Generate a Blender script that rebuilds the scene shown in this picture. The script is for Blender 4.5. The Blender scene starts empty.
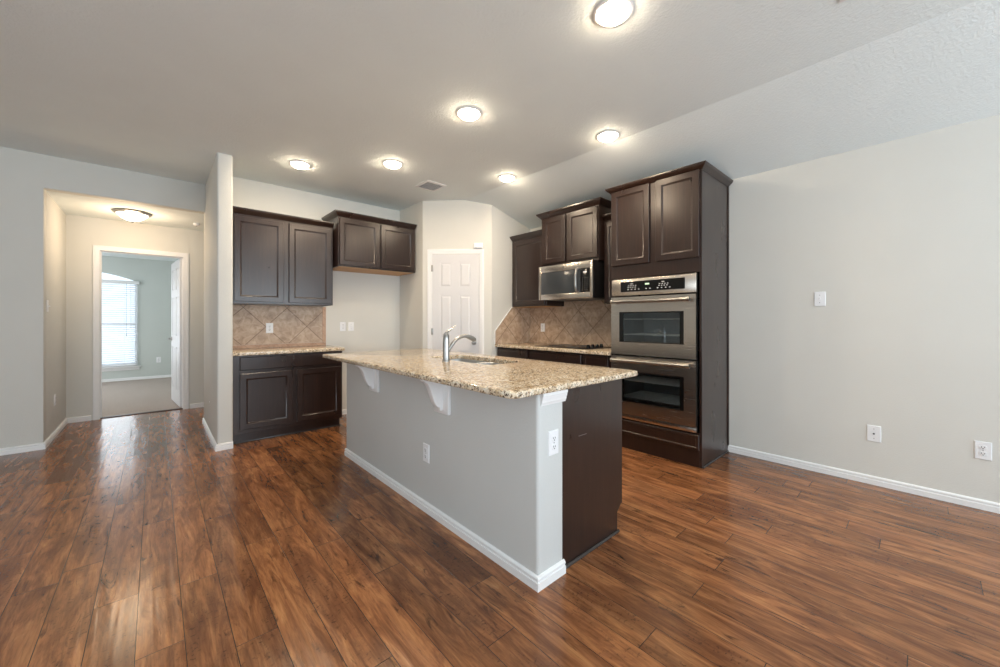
import bpy, bmesh, math, random
from mathutils import Vector, Matrix
random.seed(7)
PI = math.pi
scene = bpy.context.scene
C = scene.collection

# ------------------------------------------------------------------ camera
cam_d = bpy.data.cameras.new('camera')
cam = bpy.data.objects.new('camera', cam_d); C.objects.link(cam)
cam_d.sensor_width = 36.0
cam_d.lens = 383.0 / 1000.0 * 36.0
cam_d.shift_y = -0.013
cam_d.clip_start = 0.02
cam.location = (0, 0, 1.225)
cam.rotation_euler = (PI / 2, 0, math.radians(-42))
scene.camera = cam

# ------------------------------------------------------------------ world, daylight, exposure
w = bpy.data.worlds.new('world'); scene.world = w; w.use_nodes = True
bg = w.node_tree.nodes['Background']
bg.inputs['Color'].default_value = (0.80, 0.90, 1.0, 1)
bg.inputs['Strength'].default_value = 1.6
scene.view_settings.view_transform = 'Standard'
scene.view_settings.look = 'None'
scene.view_settings.gamma = 1.0
scene.view_settings.use_curve_mapping = False
scene.view_settings.exposure = 0.06


def area(name, loc, rot, sx, sy, power, col, shape='RECTANGLE', spread=PI):
    d = bpy.data.lights.new(name, 'AREA'); d.shape = shape
    d.size = sx
    d.size_y = sy
    d.energy = power; d.color = col; d.spread = spread
    o = bpy.data.objects.new(name, d); C.objects.link(o)
    o.location = loc; o.rotation_euler = rot
    return o


DAY = (0.80, 0.91, 1.0)
WARM = (1.0, 0.78, 0.55)
REAR_Y = -3.6
# daylight entering by the three rear windows (openings of the rear wall) and the bedroom window
REAR_WINDOWS = [(-2.6, -1.0), (0.1, 1.7), (2.1, 3.7)]
for (a, b) in REAR_WINDOWS:
    area('window_daylight', ((a + b) / 2, REAR_Y + 0.02, 1.4), (math.radians(-124), 0, PI), b - a, 1.7, 74, DAY)
area('window_daylight', (-1.11, 11.05, 1.15), (-PI / 2, 0, 0), 1.7, 1.7, 26, (0.93, 0.97, 1.0))
area('window_daylight', (-2.85, 9.0, 1.4), (0, -PI / 2, 0), 1.6, 1.6, 60, (0.93, 0.97, 1.0))  # added fill lamp brightening the bedroom; no window in that side wall
# added fill lamp by the solid left wall, which has no window
area('window_daylight', (-3.45, 0.6, 1.4), (0, -PI / 2, 0), 1.7, 2.0, 34, DAY)


# ------------------------------------------------------------------ mesh builder
class MB:
    def __init__(s):
        s.v = []; s.f = []; s.m = []; s.mi = 0

    def mat(s, i): s.mi = i; return s

    def add(s, vs, fs):
        b = len(s.v); s.v += [tuple(p) for p in vs]
        for f in fs: s.f.append(tuple(i + b for i in f)); s.m.append(s.mi)
        return s

    def box(s, x0, x1, y0, y1, z0, z1):
        vs = [(x, y, z) for z in (z0, z1) for y in (y0, y1) for x in (x0, x1)]
        return s.add(vs, [(0, 2, 3, 1), (4, 5, 7, 6), (0, 1, 5, 4), (2, 6, 7, 3), (0, 4, 6, 2), (1, 3, 7, 5)])

    def loft(s, loops, closed=True, cap0=True, cap1=True, ring=False):
        n = len(loops[0]); vs = [p for l in loops for p in l]; fs = []
        L = len(loops)
        for i in range(L if ring else L - 1):
            j = (i + 1) % L
            for k in range(n if closed else n - 1):
                k2 = (k + 1) % n
                fs.append((i * n + k, i * n + k2, j * n + k2, j * n + k))
        if not ring:
            if cap0: fs.append(tuple(range(n))[::-1])
            if cap1: fs.append(tuple((L - 1) * n + k for k in range(n)))
        return s.add(vs, fs)

    def lathe(s, prof, cx=0, cy=0, cz=0, n=32):
        loops = []
        for (r, z) in prof:
            loops.append([(cx + max(r, 1e-5) * math.cos(2 * PI * k / n), cy + max(r, 1e-5) * math.sin(2 * PI * k / n), cz + z) for k in range(n)])
        return s.loft(loops)

    def tube(s, pts, r, n=12):
        pts = [Vector(p) for p in pts]
        rs = r if isinstance(r, (list, tuple)) else [r] * len(pts)
        loops = []; up = Vector((0, 0, 1)); prev = None
        for i, p in enumerate(pts):
            t = (pts[min(i + 1, len(pts) - 1)] - pts[max(i - 1, 0)]).normalized()
            if prev is None:
                a = t.cross(up)
                if a.length < 1e-3: a = t.cross(Vector((1, 0, 0)))
            else:
                a = prev - t * prev.dot(t)
            a.normalize(); b = t.cross(a); prev = a
            loops.append([p + (a * math.cos(2 * PI * k / n) + b * math.sin(2 * PI * k / n)) * rs[i] for k in range(n)])
        return s.loft(loops)

    def prism(s, poly, axis, a, b):
        """polygon extruded along axis from a to b; poly gives the other two coordinates in order"""
        def P(p, t):
            if axis == 'x': return (t, p[0], p[1])
            if axis == 'y': return (p[0], t, p[1])
            return (p[0], p[1], t)
        return s.loft([[P(p, a) for p in poly], [P(p, b) for p in poly]])

    def panel(s, x0, x1, z0, z1, prof):
        """rectangular loops in the xz plane: prof = [(inset, y), ...] from the back outwards, then capped"""
        return s.loft([[(x0 + i, y, z0 + i), (x1 - i, y, z0 + i), (x1 - i, y, z1 - i), (x0 + i, y, z1 - i)] for (i, y) in prof])

    def sweep(s, path, prof, mp=None, closed=False):
        """profile (offset to the left of the path, height) swept along a 2-d path with mitres"""
        n = len(path); P = [Vector(p) for p in path]; loops = []
        for i in range(n):
            if closed:
                d0 = (P[i] - P[i - 1]).normalized(); d1 = (P[(i + 1) % n] - P[i]).normalized()
            else:
                d0 = (P[i] - P[i - 1]).normalized() if i else (P[1] - P[0]).normalized()
                d1 = (P[i + 1] - P[i]).normalized() if i < n - 1 else d0
            n0 = Vector((-d0.y, d0.x)); n1 = Vector((-d1.y, d1.x))
            m = (n0 + n1); m = m / max(m.length_squared, 1e-6) * 2
            loops.append([(P[i].x + m.x * o, P[i].y + m.y * o, h) for (o, h) in prof])
        if mp: loops = [[mp(*q) for q in l] for l in loops]
        return s.loft(loops, ring=closed)

    def build(s, name, mats, parent=None, loc=(0, 0, 0), rot=(0, 0, 0), bevel=0, seg=2, smooth=True, shift=(0, 0, 0), ang=35):
        me = bpy.data.meshes.new(name)
        vs = [(p[0] - shift[0], p[1] - shift[1], p[2] - shift[2]) for p in s.v] if shift != (0, 0, 0) else s.v
        me.from_pydata(vs, [], s.f)
        if not isinstance(mats, (list, tuple)): mats = [mats]
        for m in mats: me.materials.append(m)
        for i, p in enumerate(me.polygons): p.material_index = s.m[i]
        bm = bmesh.new(); bm.from_mesh(me)
        bmesh.ops.recalc_face_normals(bm, faces=bm.faces)
        if bevel:
            ed = [e for e in bm.edges if len(e.link_faces) == 2 and e.calc_face_angle(0) > 0.6]
            bmesh.ops.bevel(bm, geom=ed, offset=bevel, segments=seg, profile=0.5, affect='EDGES', clamp_overlap=True)
        bm.to_mesh(me); bm.free()
        if smooth:
            for p in me.polygons: p.use_smooth = True
            me.set_sharp_from_angle(angle=math.radians(ang))
        o = bpy.data.objects.new(name, me); C.objects.link(o)
        o.location = loc; o.rotation_euler = rot
        if parent: o.parent = parent
        return o


def thing(name, label, cat, loc=(0, 0, 0), rz=0, group=None):
    o = bpy.data.objects.new(name, None); C.objects.link(o)
    o.location = loc; o.rotation_euler = (0, 0, rz); o.empty_display_size = 0.1
    o['label'] = label; o['category'] = cat
    if group: o['group'] = group
    return o


def tag(o, label, cat, group=None):
    o['label'] = label; o['category'] = cat
    if group: o['group'] = group
    return o


def struct(name, mb, mats, **k):
    o = mb.build(name, mats, **k); o['kind'] = 'structure'
    return o


def dup(root, loc, rot, label, group=None):
    r = root.copy(); C.objects.link(r); r.location = loc; r.rotation_euler = rot; r['label'] = label
    if group: r['group'] = group
    for ch in list(root.children):
        c = ch.copy(); C.objects.link(c); c.parent = r
        for g in list(ch.children):
            d = g.copy(); C.objects.link(d); d.parent = c
    return r


# ------------------------------------------------------------------ materials
def srgb(r, g, b):
    f = lambda c: (c / 255 / 12.92) if c / 255 <= 0.04045 else ((c / 255 + 0.055) / 1.055) ** 2.4
    return (f(r), f(g), f(b), 1)


class NT:
    def __init__(s, name):
        s.m = bpy.data.materials.new(name); s.m.use_nodes = True
        s.t = s.m.node_tree; s.b = s.t.nodes['Principled BSDF']

    def n(s, typ, **kw):
        o = s.t.nodes.new(typ)
        for k, v in kw.items():
            if k in o.inputs.keys(): o.inputs[k].default_value = v
            else: setattr(o, k, v)
        return o

    def l(s, a, b): s.t.links.new(a, b)

    def math(s, op, a, b=None, c=None):
        o = s.t.nodes.new('ShaderNodeMath'); o.operation = op
        for i, x in enumerate((a, b, c)):
            if x is None: continue
            if isinstance(x, (int, float)): o.inputs[i].default_value = x
            else: s.l(x, o.inputs[i])
        return o.outputs[0]

    def mix(s, fac, a, b, blend='MIX'):
        o = s.t.nodes.new('ShaderNodeMix'); o.data_type = 'RGBA'; o.blend_type = blend
        for sock, x in ((o.inputs[0], fac), (o.inputs[6], a), (o.inputs[7], b)):
            if isinstance(x, (int, float, tuple)): sock.default_value = x
            else: s.l(x, sock)
        return o.outputs[2]

    def ramp(s, fac, stops, interp='LINEAR'):
        o = s.t.nodes.new('ShaderNodeValToRGB'); o.color_ramp.interpolation = interp
        e = o.color_ramp.elements
        while len(e) < len(stops): e.new(0.5)
        for i, (p, c) in enumerate(stops): e[i].position = p; e[i].color = c if len(c) == 4 else (*c, 1)
        s.l(fac, o.inputs[0]); return o.outputs[0]

    def obj(s, scale=(1, 1, 1)):
        tc = s.n('ShaderNodeTexCoord'); mp = s.n('ShaderNodeMapping'); mp.inputs['Scale'].default_value = scale
        s.l(tc.outputs['Object'], mp.inputs[0]); return mp.outputs[0]

    def noise(s, vec, scale, detail=3, rough=0.5, dist=0):
        o = s.n('ShaderNodeTexNoise'); o.inputs['Scale'].default_value = scale; o.inputs['Detail'].default_value = detail
        o.inputs['Roughness'].default_value = rough; o.inputs['Distortion'].default_value = dist
        if vec is not None: s.l(vec, o.inputs['Vector'])
        return o.outputs['Fac']

    def bump(s, h, strength, dist):
        o = s.n('ShaderNodeBump'); o.inputs['Strength'].default_value = strength; o.inputs['Distance'].default_value = dist
        s.l(h, o.inputs['Height']); s.l(o.outputs[0], s.b.inputs['Normal'])

    def set(s, **kw):
        for k, v in kw.items():
            k = k.replace('_', ' ')
            if k == 'Base': k = 'Base Color'
            if isinstance(v, (int, float, tuple)): s.b.inputs[k].default_value = v
            else: s.l(v, s.b.inputs[k])
        return s.m


def paint(name, col, bump=0.25, scale=120, rough=0.65, dist=0.004):
    t = NT(name); c = t.obj()
    n = t.noise(c, scale, 3, 0.55)
    t.bump(n, bump, dist)
    v = t.noise(c, 3, 2)
    return t.set(Base=t.mix(v, tuple(x * 0.97 for x in col[:3]) + (1,), tuple(min(1, x * 1.03) for x in col[:3]) + (1,)), Roughness=rough)


def plain(name, col, rough=0.4, metal=0.0, spec=0.5, nscale=60, nb=0.02):
    t = NT(name); c = t.obj(); n = t.noise(c, nscale, 2)
    t.bump(n, nb, 0.002)
    t.set(**{'Specular_IOR_Level': spec})
    return t.set(Base=t.mix(n, tuple(x * 0.96 for x in col[:3]) + (1,), col), Roughness=rough, Metallic=metal)


def emit(name, col, strength):
    t = NT(name)
    return t.set(Base=(0.8, 0.8, 0.8, 1), Emission_Color=col, Emission_Strength=strength, Roughness=0.4)


M = {}
M['wall'] = paint('wall paint', srgb(216, 215, 209), 0.25, 110)
M['wall_hall'] = M['wall']
M['wall_bed'] = paint('bedroom paint', srgb(198, 204, 200), 0.2, 110)
M['island'] = paint('island paint', srgb(206, 207, 205), .25, 110)
M['ceiling'] = paint('ceiling paint', srgb(233, 240, 240), 0.5, 70, 0.8, 0.006)
M['trim'] = plain('white trim', srgb(240, 240, 240), 0.35)
M['door'] = plain('white door', srgb(220, 220, 222), 0.4)
M['plastic'] = plain('white plastic', srgb(240, 241, 243), 0.3)
M['dark'] = plain('dark slot', srgb(25, 25, 27), 0.6)
M['grey'] = plain('grey screw', srgb(150, 150, 152), 0.4, 0.6)
M['black'] = plain('black gloss', srgb(14, 14, 15), 0.12)
M['blackm'] = plain('black matte', srgb(18, 18, 19), 0.5)
M['chrome'] = plain('brushed nickel', srgb(172, 170, 167), 0.28, 1.0)
M['tan'] = plain('unfinished maple', srgb(206, 164, 118), 0.6)
M['printing'] = emit('panel printing', (0.85, 0.85, 0.82, 1), 0.12)  # print marks and microwave display carry a faint added glow
M['green'] = emit('green display', (0.25, 1.0, 0.2, 1), 0.45)
M['lens'] = emit('lamp lens', (1.0, 0.82, 0.60, 1), 105.0)
M['bowl'] = emit('lit bowl glass', (1.0, 0.86, 0.66, 1), 4.0)


def m_wood():
    t = NT('espresso stained wood'); c = t.obj((1, 1, 0.06))
    n = t.noise(c, 55, 5, 0.6, 0.3); n2 = t.noise(t.obj((1, 1, 0.35)), 5, 3)
    col = t.ramp(n, [(0.25, srgb(34, 21, 17)), (0.55, srgb(47, 30, 24)), (0.8, srgb(60, 40, 32))])
    col = t.mix(t.math('MULTIPLY', n2, 0.5), col, srgb(32, 24, 22))
    t.bump(n, 0.03, 0.0006)
    t.set(Specular_IOR_Level=0.5, Coat_Weight=0.3, Coat_Roughness=0.2)
    return t.set(Base=col, Roughness=t.math('MULTIPLY_ADD', n2, 0.10, 0.24))


def m_steel():
    t = NT('stainless steel'); n = t.noise(t.obj((0.02, 1, 1)), 260, 3)
    return t.set(Base=t.mix(n, srgb(204, 198, 190), srgb(210, 204, 196)), Metallic=1.0, Roughness=t.math('MULTIPLY_ADD', n, 0.02, 0.26))


def m_granite():
    t = NT('speckled granite'); c = t.obj()
    big = t.noise(c, 28, 3, 0.6, 0.6)
    col = t.ramp(big, [(0.32, srgb(190, 164, 130)), (0.5, srgb(228, 210, 182)), (0.68, srgb(244, 234, 216))])
    f = t.noise(c, 85, 2, 0.55, 0.4)
    col = t.mix(t.ramp(f, [(0.55, (0, 0, 0)), (0.62, (1, 1, 1))]), col, srgb(150, 118, 86))
    f2 = t.noise(t.obj((1.3, 1.1, 1.2)), 78, 3, 0.6, 0.8)
    col = t.mix(t.ramp(f2, [(0.565, (0, 0, 0)), (0.61, (1, 1, 1))]), col, srgb(78, 64, 54))
    f3 = t.noise(t.obj((0.9, 1.3, 1.0)), 140, 2, 0.5)
    col = t.mix(t.ramp(f3, [(0.625, (0, 0, 0)), (0.665, (1, 1, 1))]), col, srgb(44, 41, 39))
    return t.set(Base=col, Roughness=0.09)


def m_tile():
    """stone tiles laid on the diagonal in the object's own xz plane"""
    t = NT('diagonal stone tile'); tc = t.n('ShaderNodeTexCoord'); sp = t.n('ShaderNodeSeparateXYZ')
    t.l(tc.outputs['Object'], sp.inputs[0]); X, Z = sp.outputs[0], sp.outputs[2]
    k = 1 / 0.436
    u = t.math('MULTIPLY', t.math('ADD', X, Z), k); v = t.math('MULTIPLY', t.math('SUBTRACT', X, Z), k)
    def line(a):
        f = t.math('FRACT', a); return t.math('MINIMUM', f, t.math('SUBTRACT', 1.0, f))
    d = t.math('MINIMUM', line(u), line(v))
    g = t.math('LESS_THAN', d, 0.0085)
    cb = t.n('ShaderNodeCombineXYZ'); t.l(t.math('FLOOR', u), cb.inputs[0]); t.l(t.math('FLOOR', v), cb.inputs[1])
    wn = t.n('ShaderNodeTexWhiteNoise'); t.l(cb.outputs[0], wn.inputs['Vector'])
    c = t.obj(); n = t.noise(c, 14, 5, 0.65, 0.8); n2 = t.noise(c, 5, 3)
    col = t.ramp(n, [(0.3, srgb(150, 126, 104)), (0.5, srgb(192, 168, 146)), (0.7, srgb(220, 202, 182))])
    col = t.mix(t.math('MULTIPLY', wn.outputs['Value'], 0.35), col, srgb(166, 150, 138))
    col = t.mix(t.math('MULTIPLY', n2, 0.3), col, srgb(186, 154, 122))
    col = t.mix(g, col, srgb(104, 80, 64))
    t.bump(t.math('MINIMUM', d, 0.02), 0.4, 0.06)
    return t.set(Base=col, Roughness=0.45)


def m_border():
    t = NT('stone border tile'); c = t.obj(); n = t.noise(c, 16, 5, 0.65, 0.8)
    tc = t.n('ShaderNodeTexCoord'); sp = t.n('ShaderNodeSeparateXYZ'); t.l(tc.outputs['Object'], sp.inputs[0])
    s = t.math('MULTIPLY', t.math('ADD', sp.outputs[0], sp.outputs[2]), 1 / 0.105)
    f = t.math('FRACT', s); g = t.math('LESS_THAN', f, 0.03)
    col = t.ramp(n, [(0.3, srgb(164, 130, 106)), (0.6, srgb(192, 160, 136))])
    return t.set(Base=t.mix(g, col, srgb(128, 98, 80)), Roughness=0.45)


def m_floor():
    t = NT('hand scraped plank floor'); tc = t.n('ShaderNodeTexCoord'); sp = t.n('ShaderNodeSeparateXYZ')
    t.l(tc.outputs['Object'], sp.inputs[0]); X, Y = sp.outputs[0], sp.outputs[1]
    W, L = 0.140, 1.22
    u = t.math('MULTIPLY', t.math('ADD', X, 0.195 + 0.14 * 40), 1 / W); row = t.math('FLOOR', u)
    wr = t.n('ShaderNodeTexWhiteNoise', noise_dimensions='1D'); t.l(row, wr.inputs['W'])
    v = t.math('ADD', t.math('MULTIPLY', Y, 1 / L), t.math('MULTIPLY', wr.outputs['Value'], 7.3)); seg = t.math('FLOOR', v)
    cb = t.n('ShaderNodeCombineXYZ'); t.l(row, cb.inputs[0]); t.l(seg, cb.inputs[1])
    wn = t.n('ShaderNodeTexWhiteNoise'); t.l(cb.outputs[0], wn.inputs['Vector'])
    # every plank gets its own slice of the grain
    off = t.n('ShaderNodeCombineXYZ'); t.l(t.math('MULTIPLY', wn.outputs['Value'], 37.0), off.inputs[2])
    t.l(X, off.inputs[0]); t.l(Y, off.inputs[1])
    def coord(sx, sy, sz=1.0):
        mp = t.n('ShaderNodeMapping'); mp.inputs['Scale'].default_value = (sx, sy, sz); t.l(off.outputs[0], mp.inputs[0]); return mp.outputs[0]
    grain = t.noise(coord(16, 2.2), 1.0, 9, 0.66, 1.2)
    fine = t.noise(coord(120, 8), 1.0, 5, 0.62, 0.3)
    blot = t.noise(coord(5, 1.5), 1.0, 5, 0.58, 1.2)
    knots = t.noise(coord(22, 4.2), 1.0, 6, 0.64, 1.3)
    chat = t.noise(coord(60, 90), 1.0, 2, 0.5, 0.0)
    col = t.ramp(grain, [(0.28, srgb(92, 55, 33)), (0.44, srgb(134, 85, 52)), (0.57, srgb(164, 110, 69)), (0.74, srgb(194, 138, 90))])
    col = t.mix(t.math('MULTIPLY', t.ramp(blot, [(0.46, (0, 0, 0)), (0.64, (1, 1, 1))]), 0.62), col, srgb(96, 58, 37))
    col = t.mix(t.math('MULTIPLY', t.ramp(knots, [(0.585, (0, 0, 0)), (0.68, (1, 1, 1))]), 0.8), col, srgb(46, 29, 20))
    col = t.mix(t.math('MULTIPLY', t.ramp(fine, [(0.46, (0, 0, 0)), (0.70, (1, 1, 1))]), 0.42), col, srgb(70, 42, 26))
    col = t.mix(t.math('MULTIPLY', t.ramp(chat, [(0.60, (0, 0, 0)), (0.66, (1, 1, 1))]), t.ramp(blot, [(0.5, (0, 0, 0)), (0.6, (0.6, 0.6, 0.6))])), col, srgb(52, 33, 23))
    hsv = t.n('ShaderNodeHueSaturation'); t.l(col, hsv.inputs['Color'])
    t.l(t.math('MULTIPLY_ADD', wn.outputs['Value'], 0.42, 0.80), hsv.inputs['Value'])
    col = hsv.outputs[0]
    def line(a, th):
        f = t.math('FRACT', a); m = t.math('MINIMUM', f, t.math('SUBTRACT', 1.0, f)); return t.math('LESS_THAN', m, th)
    g = t.math('MAXIMUM', line(u, 0.009), line(v, 0.0011))
    col = t.mix(g, col, srgb(50, 33, 23))
    scrape = t.noise(coord(24, 1.5), 1.0, 1, 0.5, 0.4)
    wave = t.noise(coord(11, 1.8), 1.0, 1, 0.5, 0.3)
    h = t.math('ADD', t.math('MULTIPLY', scrape, 0.55), t.math('MULTIPLY', wave, 0.6))
    h = t.math('SUBTRACT', h, t.math('MULTIPLY', g, 0.4))
    t.bump(h, 0.30, 0.008)
    t.set(Specular_IOR_Level=0.5)
    return t.set(Base=col, Roughness=t.math('MULTIPLY_ADD', grain, 0.05, 0.18))


def m_carpet():
    t = NT('beige carpet'); c = t.obj(); n = t.noise(c, 180, 3, 0.7); n2 = t.noise(c, 9, 3)
    col = t.ramp(n, [(0.3, srgb(150, 136, 126)), (0.7, srgb(208, 194, 184))])
    col = t.mix(t.math('MULTIPLY', n2, 0.3), col, srgb(172, 156, 146)); t.bump(n, 1.0, 0.01)
    return t.set(Base=col, Roughness=0.95)


def m_glass(name, tint, gloss_rough=0.03, fac=0.5):
    t = NT(name); n = t.t
    tr = t.n('ShaderNodeBsdfTransparent'); tr.inputs[0].default_value = tint
    gl = t.n('ShaderNodeBsdfGlossy'); gl.inputs['Roughness'].default_value = gloss_rough
    gl.inputs['Color'].default_value = (0.9, 0.95, 1, 1)
    fr = t.n('ShaderNodeFresnel'); fr.inputs[0].default_value = 1.5
    mx = t.n('ShaderNodeMixShader'); t.l(t.math('ADD', fr.outputs[0], fac), mx.inputs[0]); t.l(tr.outputs[0], mx.inputs[1]); t.l(gl.outputs[0], mx.inputs[2])
    t.l(mx.outputs[0], n.nodes['Material Output'].inputs[0]); return t.m


def m_slat():
    t = NT('white blind slat'); d = t.n('ShaderNodeBsdfDiffuse'); d.inputs[0].default_value = (0.9, 0.9, 0.9, 1)
    r = t.n('ShaderNodeBsdfTranslucent'); r.inputs[0].default_value = (0.9, 0.93, 0.97, 1)
    mx = t.n('ShaderNodeMixShader'); mx.inputs[0].default_value = 0.55
    t.l(d.outputs[0], mx.inputs[1]); t.l(r.outputs[0], mx.inputs[2]); t.l(mx.outputs[0], t.t.nodes['Material Output'].inputs[0]); return t.m


M['wood'] = m_wood(); M['steel'] = m_steel(); M['granite'] = m_granite(); M['tile'] = m_tile(); M['border'] = m_border()
M['floor'] = m_floor(); M['carpet'] = m_carpet(); M['slat'] = m_slat()
M['oven_glass'] = m_glass('oven door glass', (0.94, 0.96, 0.96, 1), 0.03, 0.02)
M['pane'] = m_glass('window glass', (0.97, 0.98, 0.98, 1), 0.02, 0.0)
M['enamel'] = plain('oven enamel', srgb(140, 148, 150), 0.3)  # lightened to carry a bright wall's reflection seen in the oven glass
M['dim_glass'] = plain('smoked glass', srgb(62, 66, 70), 0.14)  # microwave window: grey holds the reflected windows in its base colour
M['rack'] = plain('bright rack wire', srgb(236, 236, 230), 0.4, 0.2)
M['sink'] = plain('satin steel sink', srgb(196, 198, 200), 0.33, 0.85)
M['scribe'] = plain('dark plastic strip', srgb(70, 66, 64), 0.2)

# ------------------------------------------------------------------ room shell
CZ = 2.805                 # flat ceiling
RX = 3.99                  # right wall
RZ = 2.535                  # ceiling height at the right wall
CR = 3.02                  # crease where the ceiling starts to slope
BY = 5.08                  # kitchen back wall
LY = 5.62                  # wall with the hall opening
HBY = 6.85                 # hall back wall
HX = -0.79                 # hall left wall
WX0, WX1 = 0.432, 0.556    # wing wall
HZ = 2.49                  # hall ceiling
PA = (2.625, 4.44); PB = (3.27, 3.795)   # pantry wall corners
LX = -3.6

struct('floor', MB().add([(LX, REAR_Y, 0), (RX + .12, REAR_Y, 0), (RX + .12, HBY + 0.06, 0), (LX, HBY + 0.06, 0)], [(0, 1, 2, 3)]), M['floor'], smooth=False)
struct('floor_bedroom', MB().box(-3.0, 1.2, HBY + 0.06, 11.0, -0.05, 0.008), M['carpet'], smooth=False)
c = MB()
c.prism([(LX - .1, CZ), (CR, CZ), (RX + .12, RZ - (RX + .12 - RX) * (CZ - RZ) / (RX - CR)), (RX + .12, CZ + .25), (LX - .1, CZ + .25)], 'y', REAR_Y - .1, BY + .15)
c.box(LX - .1, WX0 + 0.1, BY + .15, LY + .02, CZ, CZ + .25)
struct('ceiling', c, M['ceiling'], smooth=False)
struct('ceiling_hall', MB().box(HX - .05, 1.6, LY + .11, HBY + .05, HZ, HZ + .12), M['ceiling'], smooth=False)
struct('ceiling_bedroom', MB().box(-3.0, 1.2, HBY + .1, 11.0, 2.5, 2.6), M['ceiling'], smooth=False)

struct('wall_right', MB().prism([(REAR_Y - .1, 0), (PB[1] + 2, 0), (PB[1] + 2, RZ + .05), (REAR_Y - .1, RZ + .05)], 'x', RX, RX + .12), M['wall'], smooth=False)
struct('wall_back', MB().box(WX1 - .05, PA[0] + .1, BY, BY + .12, 0, CZ + .05), M['wall'], smooth=False)
pw = MB()
pw.prism([(PA[0], BY + .1), (PA[0], PA[1]), PB, (RX + .05, PB[1]), (RX + .05, PB[1] + .1), (PB[0] + .04, PB[1] + .1), (PA[0] + .1, PA[1] + .04), (PA[0] + .1, BY + .1)], 'z', 0, CZ + .05)
# door opening cut from the diagonal wall
pantry = struct('wall_pantry', pw, M['wall'], bevel=0.0, smooth=False)

# wing wall between hall and kitchen, bull-nosed corners
struct('wall_wing', MB().prism([(WX0, 4.45), (WX1, 4.45), (WX1, LY + .16), (WX0, LY + .16)], 'z', 0, CZ + .02), M['wall'], bevel=0.018, seg=4)
# wall facing the room with the hall opening (left part and header in one mesh), returning as the hall's left wall
lw = MB()
lw.prism([(LX - .1, 0), (HX, 0), (HX, HZ), (WX0 + .02, HZ), (WX0 + .02, CZ + .04), (LX - .1, CZ + .04)], 'y', LY, LY + .12)
lw.box(LX - .1, HX, LY + .1201, HBY + .1, 0, CZ + .05)
struct('wall_left', lw, M['wall'], bevel=0.006, seg=2)
# hall back wall with the bedroom doorway
DX0, DX1, DZ = -0.508, 0.286, 2.095
hb = MB()
hb.box(HX - .1, DX0 - .02, HBY, HBY + .12, 0, HZ + .1)
hb.box(DX1 + .02, 1.6, HBY, HBY + .12, 0, HZ + .1)
hb.box(DX0 - .02, DX1 + .02, HBY, HBY + .12, DZ + .02, HZ + .1)
struct('wall_hall', hb, M['wall'], smooth=False)
struct('wall_hall_right', MB().box(1.5, 1.6, BY + .1, HBY + .1, 0, HZ + .1), M['wall'], smooth=False)
# bedroom
BX0, BX1, BB = -2.9, 0.62, 10.85
WWX0, WWX1, WZ0, WZ1 = -1.95, -0.27, 0.30, 2.02       # window opening
bw = MB()
bw.box(BX0 - .1, WWX0, BB, BB + .14, 0, 2.55)
bw.box(WWX1, BX1 + .1, BB, BB + .14, 0, 2.55)
bw.box(WWX0, WWX1, BB, BB + .14, 0, WZ0)
ARCH = 0.19
arc = []
for k in range(13):
    t = k / 12; arc.append((WWX0 + (WWX1 - WWX0) * t, WZ1 + ARCH * (1 - (2 * t - 1) ** 2)))
bw.prism([(WWX0, 2.55)] + arc + [(WWX1, 2.55)], 'y', BB, BB + .14)
struct('wall_bedroom', bw, M['wall_bed'], smooth=False)
sb = MB(); sb.box(BX0 - .1, BX0, HBY + .12, BB, 0, 2.55); sb.box(BX1, BX1 + .1, HBY + .12, BB, 0, 2.55)
struct('wall_bedroom_side', sb, M['wall_bed'], smooth=False)

# rear and far-left walls of the living area behind the camera
rw = MB(); xs = [LX - .1] + [q for p in REAR_WINDOWS for q in p] + [RX + .12]
for i in range(0, len(xs), 2): rw.box(xs[i], xs[i + 1], REAR_Y - .12, REAR_Y, 0, CZ + .05)
for a, b in REAR_WINDOWS:
    rw.box(a, b, REAR_Y - .12, REAR_Y, 0, .55); rw.box(a, b, REAR_Y - .12, REAR_Y, 2.25, CZ + .05)
struct('wall_rear', rw, M['wall'], smooth=False)
struct('wall_far_left', MB().box(LX - .1, LX, REAR_Y, LY, 0, CZ + .05), M['wall'], smooth=False)
for i, (a, b) in enumerate(REAR_WINDOWS):
    f = MB()
    for x0, x1, z0, z1 in ((a, a + .05, .55, 2.25), (b - .05, b, .55, 2.25), (a + .05, b - .05, .55, .6), (a + .05, b - .05, 2.2, 2.25), (a + .05, b - .05, 1.38, 1.42), ((a + b) / 2 - .015, (a + b) / 2 + .015, .6, 1.38)):
        f.box(x0, x1, REAR_Y - .09, REAR_Y - .04, z0, z1)
    struct('window_%d' % (i + 2), f, M['trim'], smooth=False)

# ------------------------------------------------------------------ baseboards, casings
BASE = [(0, 0), (.014, 0), (.014, .036), (.009, .038), (.008, .043), (.012, .046), (.012, .054), (.006, .062), (0, .064)]


def baseboard(name, path, mat=None):
    return struct(name, MB().sweep(path, BASE), mat or M['trim'])


baseboard('baseboard_left', [(LX, LY), (HX, LY), (HX, HBY), (DX0 - .075, HBY)][::-1])
baseboard('baseboard_hall', [(DX1 + .075, HBY), (1.5, HBY)][::-1])
baseboard('baseboard_wing', [(WX0, LY + .16), (WX0, 4.45), (WX1 + .0, 4.45)][::-1])
baseboard('baseboard_back', [(1.63, BY), (PA[0], BY), PA, (2.665, 4.40)][::-1])
baseboard('baseboard_right', [(RX, 1.235), (RX, REAR_Y)][::-1])
baseboard('baseboard_bedroom', [(BX0, BB), (BX1, BB)][::-1])


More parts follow.
